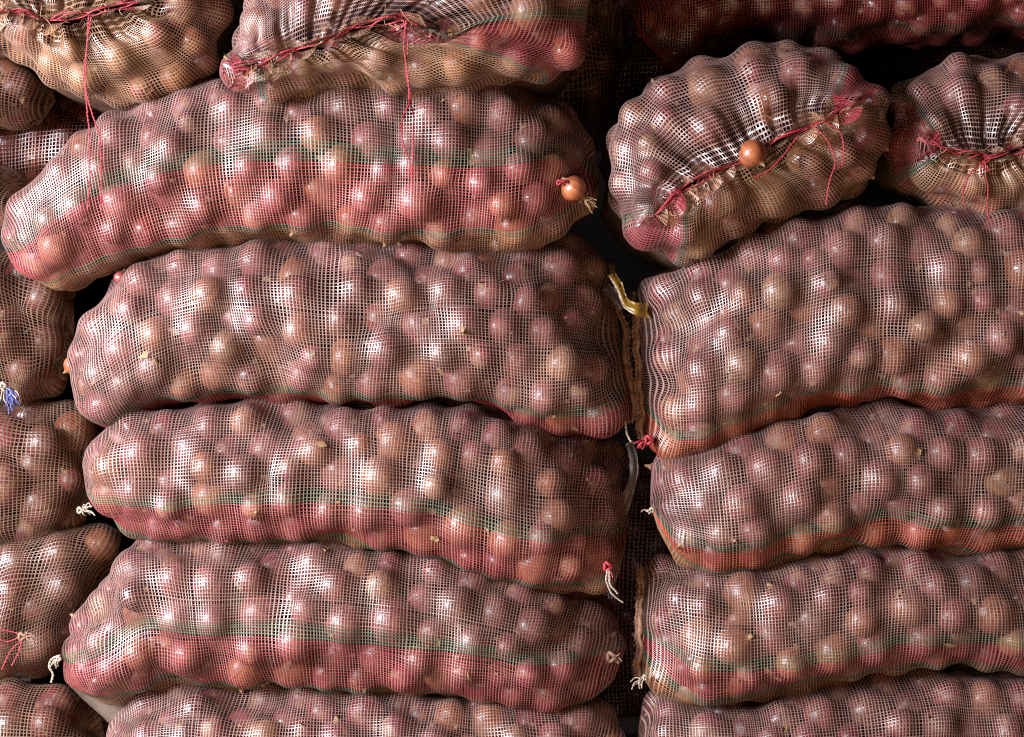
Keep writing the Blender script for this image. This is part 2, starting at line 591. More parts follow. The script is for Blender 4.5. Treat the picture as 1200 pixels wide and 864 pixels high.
def hem(info, line, root, sgn):
    """stitched hem along the flat end of a sack"""
    n = 150
    for _ in range(30):
        q = np.pad(line, ((1, 1), (0, 0)), mode='edge'); line = 0.25 * q[:-2] + 0.5 * q[1:-1] + 0.25 * q[2:]
    L = spline(line[::6], n)
    L = L + np.array([sgn * 0.004, -0.002, 0])
    ph = np.arange(n)
    L[:, 0] += smooth_noise(n, 5, 0.0018); L[:, 1] += smooth_noise(n, 4, 0.0012)
    rad = 0.0045 * (1 + 0.10 * np.sin(ph * 2.1)) * np.clip(1 + smooth_noise(n, 3, 0.18), 0.5, 1.6)
    paths = [(L, rad, 7)]
    L2 = L + np.array([sgn * 0.006, 0.003, 0]) + np.stack([0.0008 * np.sin(ph * 1.3), 0.001 * np.cos(ph), 0 * ph], -1)
    paths.append((L2, 0.0026 * (1 + 0.2 * np.abs(np.sin(ph * 0.9))), 5))
    # loose fibres
    for _ in range(40):
        k = rng.integers(2, n - 2)
        d = np.array([sgn * rng.uniform(0.4, 1), rng.normal(0, .5), rng.normal(0, .7)])
        q = [L2[k], L2[k] + d * 0.004, L2[k] + d * 0.008 + np.array([0, 0, -0.003])]
        paths.append((spline(q, 5), 0.0005, 3))
    tubes("hem", paths, HEM, root)


def gathered_sack(key, label, outline, slit, y=0.0, bulge=0.13, depth=0.5, sectors=(), base='tan', hoop='hoop', pitch=4.6, pleats=15, tones=(3, 3, 3, 2, 1),
                  rmean=0.032, group=None, dimple=0.020, amp=0.0078, above=None):
    """A sack seen end-on: its mouth is drawn together along the slit polyline; the outline is its silhouette (photo pixels)."""
    y1 = y + bulge
    O = np.array([W(a, b, y1) for a, b in outline] + [W(*outline[0], y1)])
    p = pitch * S
    # start the loop at the outline point beyond the slit's first end
    Sl = np.array([W(a, b, y) for a, b in slit])
    per = np.linalg.norm(np.diff(O, axis=0), axis=1).sum()
    nv = int(per / p)
    # periodic smooth outline
    Op = np.concatenate([O[-4:-1], O, O[1:4]])
    dense = spline(Op, 2000)
    sd = np.concatenate([[0], np.cumsum(np.linalg.norm(np.diff(Op, axis=0), axis=1))])
    t0, t1 = sd[3] / sd[-1], sd[-4] / sd[-1]
    def outl(f):
        q = (t0 + (f % 1.0) * (t1 - t0)) * 1999
        k = np.clip(q.astype(int), 0, 1998); w = (q - k)[:, None]
        return dense[k] * (1 - w) + dense[k + 1] * w
    fs = np.linspace(0, 1, 400, endpoint=False)
    op = outl(fs)
    ax = Sl[-1] - Sl[0]; ax /= np.linalg.norm(ax)
    cen = op.mean(0)
    def start(dirv):
        v = op - Sl.mean(0); v[:, 1] = 0
        return fs[np.argmax((v @ dirv) / (np.linalg.norm(v, axis=1)) )]
    fA, fB = start(-ax), start(ax)
    # upper half: from A over the top to B; make sure it goes over the top
    spanAB = (fB - fA) % 1.0
    midp = outl(np.array([fA + spanAB / 2]))[0]
    if midp[2] < cen[2]:
        spanAB = spanAB - 1.0        # go the other way round
    ph = np.linspace(0, 1, nv, endpoint=False)
    # relax spacing: half the threads over, half under, by arc length
    frac_up = abs(spanAB)
    f = np.where(ph < frac_up, fA + np.sign(spanAB) * ph, fA + np.sign(spanAB) * ph)
    OutP = outl(f)
    # slit points
    up = ph < frac_up
    sl_t = np.where(up, ph / frac_up, 1 - (ph - frac_up) / (1 - frac_up))
    SS = spline(Sl, 200)
    q = np.clip(sl_t, 0, 1) * 199
    k = np.clip(q.astype(int), 0, 198); w = (q - k)[:, None]
    SlP = SS[k] * (1 - w) + SS[k + 1] * w
    side = np.where(up, 1.0, -1.0)
    prp = np.array([-ax[2], 0, ax[0]])
    if prp[2] < 0: prp = -prp
    SlP = SlP + prp * (side * 0.006 * np.sin(np.pi * np.clip(sl_t, 0, 1)) ** 0.5)[:, None]
    reach = np.median(np.linalg.norm(OutP - SlP, axis=1)) + bulge * 0.6
    nt = int(reach / p * 1.05)
    al = np.linspace(0, R(104), nt)
    g = np.sin(np.minimum(al, R(90))) ** 1.0
    g = np.where(al > R(90), 1 - 0.15 * (al - R(90)), g)
    lat = SlP[None] * (1 - g)[:, None, None] + OutP[None] * g[:, None, None]
    P0 = lat.copy()
    P0[:, :, 1] = y1 - bulge * np.cos(al)[:, None] + dimple * np.exp(-(np.linspace(0, 1, nt) / 0.13) ** 2)[:, None]
    P0 = P0 + np.gradient(P0, axis=0) * ((smooth_noise(nt, 3, 0.2)[:, None] + smooth_noise(nv, 6, 0.35)[None]) [..., None])
    N = normals(P0)
    if N[nt // 4:nt // 2, :, 1].mean() > 0: N = -N
    N = smooth_grid(N, 5)
    # onions by dart throwing
    pos, rad, meta = [], [], []
    tries = 0
    order = rng.permutation(nt * nv)
    for q in order:
        i, j = divmod(int(q), nv)
        if i < nt * 0.2: continue
        r = float(np.clip(rng.normal(rmean, rmean * 0.14), rmean * 0.7, rmean * 1.3))
        c = P0[i, j] - N[i, j] * (r + 0.001 + abs(rng.normal(0, 0.006)) + 1.5 * amp * math.exp(-3.4 * i / nt))
        if c[1] > y1 + 0.04: continue
        if all(np.linalg.norm(c - pp) > (r + rr) * 0.93 for pp, rr in zip(pos, rad)):
            pos.append(c); rad.append(r); meta.append((i, j))
    h = membrane(P0, N, list(zip(pos, rad)), 16, floor=-0.026)
    hw = np.clip(np.linspace(0, 1, nt) / 0.08, 0, 1)[:, None]
    h = h * hw
    # pleats running out of the tied mouth
    k1 = ph * pleats * 2 * np.pi + smooth_noise(nv, 7, 1.7) * np.sin(np.pi * ph) ** 0.3
    pl = np.cos(k1)[None] * amp * np.exp(-np.linspace(0, 1, nt)[:, None] * 4.0) * np.clip(np.linspace(0, 1, nt)[:, None] / 0.05, 0.25, 1)
    k2 = ph * pleats * 5.3 * np.pi
    pl += np.cos(k2)[None] * amp * 0.35 * np.exp(-np.linspace(0, 1, nt)[:, None] * 5)
    P = P0 + N * (h + pl)[..., None]
    # threads of a pleat bunch together sideways
    dv = (np.roll(P, -1, 1) - np.roll(P, 1, 1)) / 2
    P = P + dv * (np.sin(k1)[None] * 1.3 * np.exp(-np.linspace(0, 1, nt)[:, None] * 2.5))[..., None]
    N2 = normals(np.concatenate([P[:, -1:], P, P[:, :1]], 1))[:, 1:-1]
    if np.einsum('ijk,ijk->', N2, N) < 0: N2 = -N2
    pos, rad, meta = tuck(pos, rad, meta, P, N2, rmean * 0.5)
    cj = np.tile(np.array(COL[base]), (nv, 1))
    if above:
        cj[up] = COL[above]
    for c0, wd in sectors:
        dist = np.abs((ph - c0 + 0.5) % 1 - 0.5)
        cj[dist < wd * 1.35] = COL['green']
        cj[dist < wd * 1.12] = COL['white']
        cj[dist < wd] = COL['red']
    cl = np.tile(cj[None], (nt, 1, 1))
    ch = np.tile(np.array(COL[hoop])[None, None], (nt, nv, 1)) * 0.72 + cl * 0.28
    cl = np.clip(cl * (1 + rng.normal(0, 0.1, (1, nv, 1))), 0.01, 0.9); ch = np.clip(ch * (1 + rng.normal(0, 0.1, (nt, 1, 1))), 0.01, 0.9)
    parts = [net_arrays(P, N2, cl, ch, 0.14, 0.16, wrap=True)]
    # body running back into the stack
    last = P[-1]
    selj = np.append(np.arange(0, nv, 5), 0)
    cc = last.mean(0)
    rings = []
    for tt in np.linspace(0, 1, 8):
        sc = math.sqrt(max(0.0, 1 - max(0, (tt - 0.55) / 0.45) ** 2)) * 0.99 + 0.005
        ring = cc + (last[selj] - cc) * sc
        ring[:, 1] = last[selj][:, 1] + depth * tt
        rings.append(ring)
    parts.append(sheet_arrays(np.array(rings), COL['brown']))
    V, F, c = join(parts)
    root = thing("onion_sack", label, "sack", (float(cen[0]), float(y1), float(op[:, 2].min())), group)
    link("netting", build_mesh("netting", V, F, mats=[NET], fcol=c), root)
    # ruffled lip of gathered netting
    lips = []
    for sd_ in (1, -1):
        ns = int(np.linalg.norm(np.diff(SS, axis=0), axis=1).sum() / (2.2 * S))
        nw = 8
        a = np.linspace(0, 1, ns)
        base_l = SS[np.clip((a * 199).astype(int), 0, 199)]
        wv = np.linspace(0, 1, nw)
        k3 = np.cumsum(np.clip(0.36 + smooth_noise(ns, 7, 0.22), 0.03, 0.9))
        lift = np.clip(0.8 + smooth_noise(ns, 9, 0.45), 0.25, 1.6)
        G = base_l[:, None] + np.array([0, -1, 0]) * (wv[None, :, None] * (0.018 * lift)[:, None, None]) + np.array([0, dimple - 0.012, 0])
        G = G + prp * (sd_ * (0.003 + wv[None] * (0.010 * lift[:, None] + (0.012 * lift * np.cos(k3))[:, None])))[..., None]
        G = G + ax * ((wv[None] * 0.008 * np.sin(k3)[:, None]))[..., None]
        G = G + np.array([0, -1, 0]) * ((wv[None] * 0.006 * np.sin(k3 * 1.7 + 1)[:, None]))[..., None]
        NN = normals(G)
        tint = np.array(COL['tan']) * 0.6 + np.array(COL['white']) * 0.4
        cc1 = np.tile(tint[None, None], (ns, nw, 1)) * (1 + rng.normal(0, 0.15, (ns, 1, 1)))
        for c0, wd in sectors:
            tt0 = c0 / frac_up if c0 < frac_up else 1 - (c0 - frac_up) / (1 - frac_up)
            cc1[np.abs(a - tt0) < wd * 1.2] = COL['red']
        cc1 = np.clip(cc1, 0.01, 0.9)
        lips.append(net_arrays(G, NN, cc1, cc1, 0.22, 0.17))
    V, F, c = join(lips)
    link("gathered_lip", build_mesh("gathered_lip", V, F, mats=[NET], fcol=c), root)
    # red drawstring threaded through the mouth
    paths = []
    for q in range(3):
        n = 260
        a = np.linspace(0.0, 1.0, n)
        b0 = SS[np.clip((a * 199).astype(int), 0, 199)]
        b0 = spline(b0[::8], n)
        wob = np.sin(a * pleats * 1.1 + q * 2.1 + smooth_noise(n, 25, 1.0)) * 0.003 + smooth_noise(n, 18, 0.003)
        b0 = b0 + prp * wob[:, None] + np.array([0, dimple - 0.020, 0]) + np.array([0, 1, 0]) * (np.cos(a * pleats * 2.2 + q) * 0.005)[:, None]
        paths += cord(b0[::10], 200, 0.0016, 0.001, 5)
    tubes("drawstring", paths, RED_CORD, root)
    # fibres frayed out of the lip
    paths = []
    for _ in range(26):
        b0 = SS[rng.integers(4, 196)] + prp * rng.normal(0, 0.007) + np.array([0, dimple - 0.020, 0])
        v = rng.normal(0, 1, 3) * np.array([1, 0.5, 1]) + np.array([0, -0.4, -0.2]); L = rng.uniform(0.006, 0.018)
        q2 = b0 + v * L * 0.5 + rng.normal(0, 0.003, 3)
        paths.append((spline([b0, q2, b0 + v * L * 0.8 + rng.normal(0, 0.008, 3)], 9), rng.uniform(0.0004, 0.0008), 4))
    tag(tubes("loose_fibres", paths, STRAW, root), kind="stuff")
    for k in range(len(pos)):
        i, j = meta[k]
        ONIONS.append(dict(c=pos[k], r=rad[k], key=key, row=0 if up[j] else 1, rows=2, face=-N[i, j][1], n=N[i, j], tones=tones))
        q2 = pos[k] - N[i, j] * rad[k] * 1.6 + rng.normal(0, .01, 3)
        if rng.random() < 0.7 and np.linalg.norm(P[::2, ::2] - q2, axis=2).min() > rmean * 1.35:
            ONIONS.append(dict(c=q2, r=rmean, key=key, row=99, rows=2, face=-1, tones=tones))
    return dict(root=root, P=P, N=N2, slit=SS)


# ------------------------------------------------------------------ setting: floor and back wall of the store
def slab(name, pts, thick, m, axis):
    a = np.array(pts, float); b = a + np.array(axis) * thick
    V = np.concatenate([a, b])
    F = [[0, 1, 2, 3], [7, 6, 5, 4], [0, 4, 5, 1], [1, 5, 6, 2], [2, 6, 7, 3], [3, 7, 4, 0]]
    o = link(name, build_mesh(name, V, np.array(F), mats=[m], smooth=False))
    return tag(o, kind='structure')


slab("floor", [(-6, -6, 0), (6, -6, 0), (6, 2.8, 0), (-6, 2.8, 0)], 0.1, FLOOR, (0, 0, -1))
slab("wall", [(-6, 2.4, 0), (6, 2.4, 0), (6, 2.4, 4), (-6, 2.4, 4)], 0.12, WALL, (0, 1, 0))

slab("light_block_wall", [(-6, 0.62, 0), (-0.96, 0.62, 0), (-0.96, 0.62, 4), (-6, 0.62, 4)], 0.1, WALL, (0, 1, 0))  # added to block key light leaking in behind the sacks
# ------------------------------------------------------------------ sacks: left stack
LG = "long sacks of the left stack"
RG = "long sacks of the right stack"
EG = "sack ends at the edge of the picture"
GG = "tied sacks lying across the top"
L1 = lofted_sack("L1", "long netting sack with broad red stripe, lying directly beneath the two tied sacks",
    [(6, 283, 12, 306), (30, 243, 60, 335), (75, 183, 95, 330), (130, 136, 150, 314), (200, 106, 215, 300), (280, 92, 285, 289), (360, 88, 365, 286),
     (440, 88, 440, 293), (520, 88, 515, 299), (590, 90, 585, 300), (640, 100, 632, 286), (684, 138, 672, 258), (708, 180, 700, 238)],
    y=-0.02, dmax=0.135, spec=[(.48, .53, 'green'), (.53, .79, 'red'), (.79, .825, 'green')], recede=(0, 0.10), group=LG)
L2 = lofted_sack("L2", "long pale sack with a hemmed right end and red stripe along its bottom edge",
    [(83, 424, 90, 474), (96, 396, 114, 491), (118, 356, 150, 492), (160, 310, 195, 482), (230, 288, 255, 472), (310, 278, 325, 471), (400, 281, 405, 478),
     (480, 286, 480, 476), (560, 288, 555, 481), (620, 280, 620, 501), (670, 270, 675, 511), (706, 282, 720, 509), (718, 300, 742, 497)],
    y=0.0, dmax=0.13, flat=(False, True), spec=[(.79, .85, 'green'), (.85, 1.3, 'red')], recede=(0, 0.14), group=LG)
L3 = lofted_sack("L3", "sagging sack with drooping right corner and a white cord end hanging from it",
    [(97, 552, 103, 582), (115, 526, 130, 603), (145, 492, 165, 623), (200, 476, 215, 635), (280, 466, 285, 636), (360, 468, 360, 634), (440, 472, 435, 642),
     (520, 472, 510, 656), (590, 482, 580, 681), (650, 500, 630, 689), (700, 512, 670, 691), (738, 540, 712, 688), (750, 575, 730, 676)],
    y=0.0, dmax=0.13, spec=[(.555, .605, 'green'), (.605, .84, 'red'), (.84, .89, 'green')], recede=(0, 0.14), group=LG)
L4 = lofted_sack("L4", "long sack with hemmed slanting left end and mid-height green and red stripes",
    [(68, 760, 74, 786), (90, 722, 105, 806), (130, 670, 145, 810), (168, 622, 195, 802), (240, 622, 255, 807), (330, 624, 330, 802), (420, 630, 415, 807),
     (500, 642, 490, 812), (580, 664, 565, 818), (640, 684, 620, 827), (690, 695, 660, 827), (724, 718, 703, 804), (734, 750, 727, 778)],
    y=0.005, dmax=0.13, spec=[(.50, .56, 'green'), (.56, .82, 'red'), (.82, .88, 'green')], recede=(0.05, 0.10), group=LG)
L5 = lofted_sack("L5", "lowest long sack of the left stack, only its grey upper side in view",
    [(122, 880, 130, 930), (140, 834, 160, 970), (180, 804, 200, 985), (300, 797, 300, 990), (420, 799, 420, 992), (560, 808, 560, 992), (650, 818, 650, 990),
     (705, 822, 700, 975), (738, 862, 735, 930)], y=0.01, dmax=0.135, spec=[(.7, .75, 'green'), (.75, .9, 'red')], group=LG)
# right stack
R1 = lofted_sack("R1", "broad sack with orange-red bottom stripe and frayed corner, under the two small tied sacks",
    [(751, 338, 757, 518), (763, 322, 775, 535), (800, 302, 815, 529), (860, 277, 870, 510), (930, 252, 940, 489), (1010, 240, 1015, 473), (1100, 236, 1100, 479),
     (1200, 236, 1200, 473), (1290, 242, 1290, 470), (1345, 290, 1345, 420)],
    y=-0.005, dmax=0.14, flat=(True, False), spec=[(.765, .805, 'green'), (.805, 1.3, 'orange')], recede=(0.08, 0), group=RG, tones=(3, 4, 3, 1.5, 0.5))
R2 = lofted_sack("R2", "flattish sack with gathered left end, second from top among long right sacks",
    [(760, 560, 764, 618), (772, 536, 790, 650), (810, 517, 825, 669), (870, 502, 880, 665), (940, 484, 950, 649), (1020, 472, 1025, 642), (1110, 474, 1110, 651),
     (1200, 471, 1200, 641), (1290, 472, 1290, 640), (1345, 510, 1345, 610)],
    y=0.01, dmax=0.13, spec=[(.63, .68, 'green'), (.68, .82, 'orange'), (.82, .87, 'green')], group=RG)
R3 = lofted_sack("R3", "sack with ragged vertical left hem and slanting green and red stripes at the right",
    [(758, 668, 752, 795), (772, 658, 775, 813), (820, 658, 830, 823), (880, 656, 895, 816), (950, 646, 965, 804), (1030, 636, 1045, 783), (1110, 640, 1120, 780),
     (1200, 634, 1200, 787), (1290, 635, 1290, 790), (1345, 670, 1345, 760)],
    y=0.01, dmax=0.125, flat=(True, False), spec=[(.58, .64, 'green'), (.64, .78, 'red'), (.78, .84, 'green')], recede=(0.06, 0), group=RG)
R4 = lofted_sack("R4", "lowest right-hand sack, only its dark upper side showing",
    [(744, 850, 746, 930), (758, 820, 762, 970), (820, 816, 825, 988), (900, 808, 905, 992), (1000, 790, 1005, 992), (1100, 780, 1100, 992), (1200, 782, 1200, 990),
     (1290, 790, 1290, 985), (1345, 830, 1345, 940)], y=0.015, dmax=0.135, spec=[(.7, .75, 'green'), (.75, .9, 'red')], group=RG)
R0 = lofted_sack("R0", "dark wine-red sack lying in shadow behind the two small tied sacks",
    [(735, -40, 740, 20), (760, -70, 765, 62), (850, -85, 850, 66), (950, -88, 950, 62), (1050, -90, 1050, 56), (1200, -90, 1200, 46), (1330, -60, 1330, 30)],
    y=0.26, dmax=0.13, spec=[(-.3, .78, 'wine'), (.78, .84, 'darkgreen'), (.84, 1.3, 'wine')], above='wine', below='wine', hoop='wine', tones=(2, 1, 0, 0, 6))  # dark red and green netting; the lowered tone also stands in for shade
# left edge: sacks of a third stack, set further back; darker nets and onions stand in for shade
shaded_tones = (2, 0.3, 1.2, 0.2, 5)
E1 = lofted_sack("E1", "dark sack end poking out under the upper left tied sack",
    [(-150, 60, -150, 160), (-50, 62, -50, 158), (0, 66, 0, 152), (36, 76, 30, 150), (72, 100, 58, 138)], y=0.10, dmax=0.11, spec=(), above='shaded_brown', below='brown', hoop='shaded_brown', pitch=4.1, rmean=0.036, tones=shaded_tones, group=EG)
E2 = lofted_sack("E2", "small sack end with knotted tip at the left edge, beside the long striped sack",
    [(-150, 180, -150, 282), (-40, 185, -40, 284), (0, 194, 0, 275), (22, 208, 18, 266), (38, 232, 31, 254)], y=0.10, dmax=0.1, above='shaded_brown', below='brown', hoop='shaded_brown', pitch=4.1, rmean=0.036, tones=shaded_tones, group=EG)
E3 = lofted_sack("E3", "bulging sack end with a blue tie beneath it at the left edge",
    [(-150, 285, -150, 480), (-40, 286, -40, 478), (0, 292, 0, 470), (40, 302, 36, 470), (76, 322, 62, 462), (92, 352, 82, 440)], y=0.09, dmax=0.12, above='shaded_brown', below='brown', hoop='shaded_brown', pitch=4.1, rmean=0.036, tones=(2, .5, 1, .2, 5), group=EG)
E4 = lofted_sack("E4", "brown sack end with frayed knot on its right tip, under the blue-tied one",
    [(-150, 465, -150, 642), (-40, 466, -40, 642), (0, 470, -4, 638), (50, 472, 42, 641), (98, 492, 86, 624), (118, 530, 104, 600)], y=0.12, dmax=0.12, above='shaded_brown', below='shaded_brown', hoop='shaded_brown', pitch=4.1, rmean=0.036, tones=shaded_tones, group=EG)
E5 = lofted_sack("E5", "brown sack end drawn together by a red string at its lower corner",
    [(-150, 640, -150, 795), (-40, 634, -40, 798), (0, 628, 0, 797), (58, 614, 45, 790), (110, 612, 85, 764), (145, 628, 112, 720)], y=0.13, dmax=0.12, above='shaded_brown', below='shaded_brown', hoop='shaded_brown', pitch=4.1, rmean=0.036, tones=shaded_tones, group=EG)
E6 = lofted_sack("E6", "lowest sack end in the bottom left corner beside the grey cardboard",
    [(-150, 800, -150, 985), (-40, 796, -40, 990), (0, 797, 0, 990), (60, 803, 60, 985), (108, 826, 100, 950), (130, 860, 125, 910)], y=0.10, dmax=0.12, above='shaded_brown', below='brown', hoop='shaded_brown', pitch=4.1, rmean=0.036, tones=shaded_tones, group=EG)
# things half lost in the dark behind; their dark colours also stand in for shade
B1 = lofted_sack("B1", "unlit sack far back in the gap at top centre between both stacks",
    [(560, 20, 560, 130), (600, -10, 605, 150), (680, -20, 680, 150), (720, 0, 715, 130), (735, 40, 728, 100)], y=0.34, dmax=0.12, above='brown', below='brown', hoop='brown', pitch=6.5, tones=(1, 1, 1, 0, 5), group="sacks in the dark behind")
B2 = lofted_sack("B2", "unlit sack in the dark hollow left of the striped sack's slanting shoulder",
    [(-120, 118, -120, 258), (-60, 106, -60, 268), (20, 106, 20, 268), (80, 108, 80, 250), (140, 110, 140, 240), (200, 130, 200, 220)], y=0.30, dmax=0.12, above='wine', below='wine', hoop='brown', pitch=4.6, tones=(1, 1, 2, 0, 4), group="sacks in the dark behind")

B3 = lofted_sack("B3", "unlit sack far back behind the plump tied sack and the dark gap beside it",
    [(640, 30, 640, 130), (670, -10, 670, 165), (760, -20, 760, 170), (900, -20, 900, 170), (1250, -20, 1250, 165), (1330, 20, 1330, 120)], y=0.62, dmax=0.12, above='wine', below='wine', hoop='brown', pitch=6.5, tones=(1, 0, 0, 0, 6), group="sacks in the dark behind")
B4 = lofted_sack("B4", "added dark sack low down, keeping the back of the central gap black", [(560, 600, 560, 940), (600, 540, 600, 985), (760, 530, 760, 990), (900, 540, 900, 985), (960, 600, 960, 940)],
    y=1.0, dmax=0.12, above='wine', below='wine', hoop='brown', pitch=6.5, tones=(1, 0, 0, 0, 6), group="sacks in the dark behind")  # added to cover the lit wall and floor behind the gap
# two unseen sacks added overhead to shade the top of the stack
lofted_sack("U1", "added unseen sack above the two upper left tied sacks, shading the stack", [(-60, -200, -60, -120), (0, -300, 0, -92), (300, -310, 300, -88), (640, -300, 640, -88), (720, -220, 720, -120)],
    y=-0.02, dmax=0.14, pitch=9, onion_keep=False, group="added shading sacks above the view")
lofted_sack("U2", "added unseen sack above the wine-red sack, put in to shade it", [(735, -220, 735, -130), (760, -310, 760, -90), (1000, -315, 1000, -90), (1250, -310, 1250, -88), (1340, -240, 1340, -120)],
    y=-0.02, dmax=0.15, pitch=9, onion_keep=False, group="added shading sacks above the view")
# ------------------------------------------------------------------ tied sacks seen end-on
T1 = gathered_sack("T1", "tied tan sack in the top left corner with two long red strings hanging down",
    [(-60, 20), (-55, 50), (-25, 68), (10, 72), (35, 88), (60, 108), (100, 121), (140, 129), (190, 122), (235, 104), (258, 78), (272, 40), (282, 0), (270, -45), (225, -80), (150, -100), (60, -98), (-20, -70), (-50, -25)],
    [(-20, 14), (25, 12), (60, 24), (100, 15), (135, 8), (172, 2)], y=-0.06, bulge=0.12, sectors=[(0.47, 0.035)], base='tan', pleats=13)
T2 = gathered_sack("T2", "tied sack at top centre with pale ruffled mouth and red fan-shaped stripe",
    [(258, 82), (260, 104), (288, 122), (318, 128), (365, 120), (400, 114), (435, 111), (475, 120), (520, 121), (565, 114), (610, 105), (650, 97), (690, 80), (703, 30), (700, -30), (660, -70), (580, -95), (480, -105), (390, -90), (320, -50), (284, 5), (266, 50)],
    [(272, 78), (310, 72), (345, 60), (385, 46), (425, 30), (470, 24), (500, 32)], y=-0.115, bulge=0.13, sectors=[(0.985, 0.035), (0.60, 0.042)], base='tan', above='white', pleats=15)
T3 = gathered_sack("T3", "plump tied sack with slanting drawn mouth and one onion sitting in it",
    [(705, 195), (712, 140), (742, 98), (800, 66), (860, 53), (925, 46), (972, 56), (1012, 82), (1040, 112), (1043, 160), (1030, 210), (1000, 240), (950, 259), (880, 277), (832, 306), (800, 314), (770, 306), (737, 296), (715, 258)],
    [(768, 250), (792, 228), (830, 206), (882, 182), (925, 158), (965, 142), (1003, 122)], y=-0.05, bulge=0.13, sectors=[(0.96, 0.04), (0.50, 0.03)], base='tan', above='white', pleats=14)
T4 = gathered_sack("T4", "tied sack at the right edge with red fan and knotted strings at its middle",
    [(1032, 190), (1034, 160), (1040, 110), (1062, 80), (1090, 66), (1145, 58), (1200, 60), (1250, 80), (1285, 120), (1295, 180), (1280, 230), (1240, 258), (1190, 266), (1140, 262), (1095, 244), (1050, 222)],
    [(1092, 168), (1115, 178), (1140, 180), (1165, 184), (1195, 174), (1225, 168), (1250, 172)], y=-0.01, bulge=0.12, sectors=[(0.025, 0.06)], base='tan', above='white', pleats=13)


# ------------------------------------------------------------------ cords, knots, frayed corners
def px(pts, y):
    return [W(p[0], p[1], p[2] if len(p) > 2 else y) for p in pts]


def hang(root, strands, m=RED_CORD, rad=0.0013, name="cord_end"):
    for pts, y in strands:
        P = px(pts, y)
        n = int(np.linalg.norm(np.diff(np.array(P), axis=0), axis=1).sum() / 0.002) + 8
        tubes(name, cord(P, n, rad, 0.0016, 5), m, root)


hang(T1["root"], [([(104, 18), (102, 50), (98, 85), (100, 120), (103, 160), (105, 200), (103, 246)], -0.075),
                  ([(107, 20), (101, 60), (101, 100), (110, 135), (119, 160), (121, 200), (119, 248)], -0.075)])
hang(T2["root"], [([(473, 24), (478, 50), (475, 80), (479, 108), (471, 138, -0.07), (470, 150, -0.045), (471, 168, -0.04), (480, 192, -0.035), (484, 226, -0.03)], -0.14),
                  ([(476, 24), (474, 55), (478, 85), (480, 112), (486, 140, -0.07), (485, 170, -0.045), (483, 195, -0.037), (483, 222, -0.03)], -0.142)])
hang(T3["root"], [([(952, 146), (965, 158), (975, 175), (980, 190), (974, 208), (968, 240)], -0.075),
                  ([(965, 142), (984, 155), (988, 175), (985, 195), (978, 200)], -0.072),
                  ([(935, 160), (915, 185), (900, 200), (884, 208)], -0.075)])
hang(T4["root"], [([(1158, 184), (1150, 200), (1157, 212), (1158, 240), (1159, 260)], -0.032), ([(1158, 184), (1138, 205), (1130, 225), (1130, 240)], -0.03),
                  ([(1150, 178), (1160, 186), (1152, 194), (1160, 200), (1152, 188)], -0.035)])


def tuft(root, p, y, direc, n, length, m, name="frayed_knot", rad=0.0011, spreadv=0.6, knot=0.006):
    """a knot with frayed strands"""
    P = W(*p, y)
    d = np.array([direc[0], -0.2, -direc[1]], float); d /= np.linalg.norm(d)
    paths = []
    a = np.linspace(0, 4 * np.pi, 40)
    ring = np.stack([np.cos(a), np.sin(a * 1.5) * 0.8, np.sin(a)], -1) * knot * (0.8 + 0.2 * np.cos(a * 3))[:, None] + P
    paths.append((ring, knot * 0.45, 6))
    for _ in range(n):
        v = d + rng.normal(0, spreadv * 0.5, 3)
        L = length * rng.uniform(0.5, 1.1)
        q = [P, P + v * L * 0.4, P + v * L * 0.75 + rng.normal(0, L * 0.12, 3), P + v * L + np.array([0, 0, -L * 0.25]) + rng.normal(0, L * 0.12, 3)]
        paths.append((spline(q, 10), rad, 4))
    return tubes(name, paths, m, root)


tuft(L3["root"], (712, 664), 0.06, (0.4, 1), 5, 0.018, RED_CORD, knot=0.007)
hang(L3["root"], [([(712, 668), (710, 684), (716, 698), (724, 703), (730, 706)], 0.055)], WHITE_CORD, 0.0016)
hang(L3["root"], [([(714, 668), (716, 684), (722, 692), (724, 696)], 0.055)], WHITE_CORD, 0.0018)
hang(L2["root"], [([(733, 494), (734, 505), (737, 514), (740, 518)], 0.10)], WHITE_CORD, 0.0018)
tuft(L1["root"], (655, 214), 0.012, (1, -0.3), 12, 0.012, RED_CORD, knot=0.004)
tuft(L4["root"], (716, 770), 0.09, (1, .3), 8, 0.014, HEM, knot=0.008)
hang(L4["root"], [([(70, 768), (62, 772), (58, 782), (62, 790), (60, 800)], 0.08)], WHITE_CORD, 0.002)
tuft(L4["root"], (69, 772), 0.08, (-.6, .6), 8, 0.014, WHITE_CORD, knot=0.004)
tuft(R1["root"], (760, 516), 0.09, (-1, .5), 14, 0.018, RED_CORD, rad=0.0013, knot=0.007)
tuft(R2["root"], (764, 598), 0.10, (-1, .2), 10, 0.012, WHITE_CORD, knot=0.004)
tuft(R3["root"], (756, 794), 0.09, (-1, .6), 14, 0.016, WHITE_CORD, knot=0.004)
tuft(E2["root"], (34, 243), 0.08, (1, .1), 8, 0.010, WHITE_CORD, knot=0.004)
tuft(E3["root"], (12, 460), 0.03, (0.1, 1), 16, 0.02, BLUE_CORD, knot=0.006)
tuft(E3["root"], (4, 452), 0.03, (0.3, 1), 8, 0.024, WHITE_CORD, knot=0.005)
tuft(E4["root"], (94, 598), 0.12, (1, -.2), 14, 0.02, WHITE_CORD, knot=0.005)
tuft(E5["root"], (26, 746), 0.05, (1, -.1), 10, 0.02, HEM, knot=0.006)
hang(E5["root"], [([(-10, 735), (8, 740), (26, 746), (12, 762), (2, 785)], 0.06), ([(-10, 745), (10, 752), (26, 746), (22, 765), (14, 780)], 0.055)])

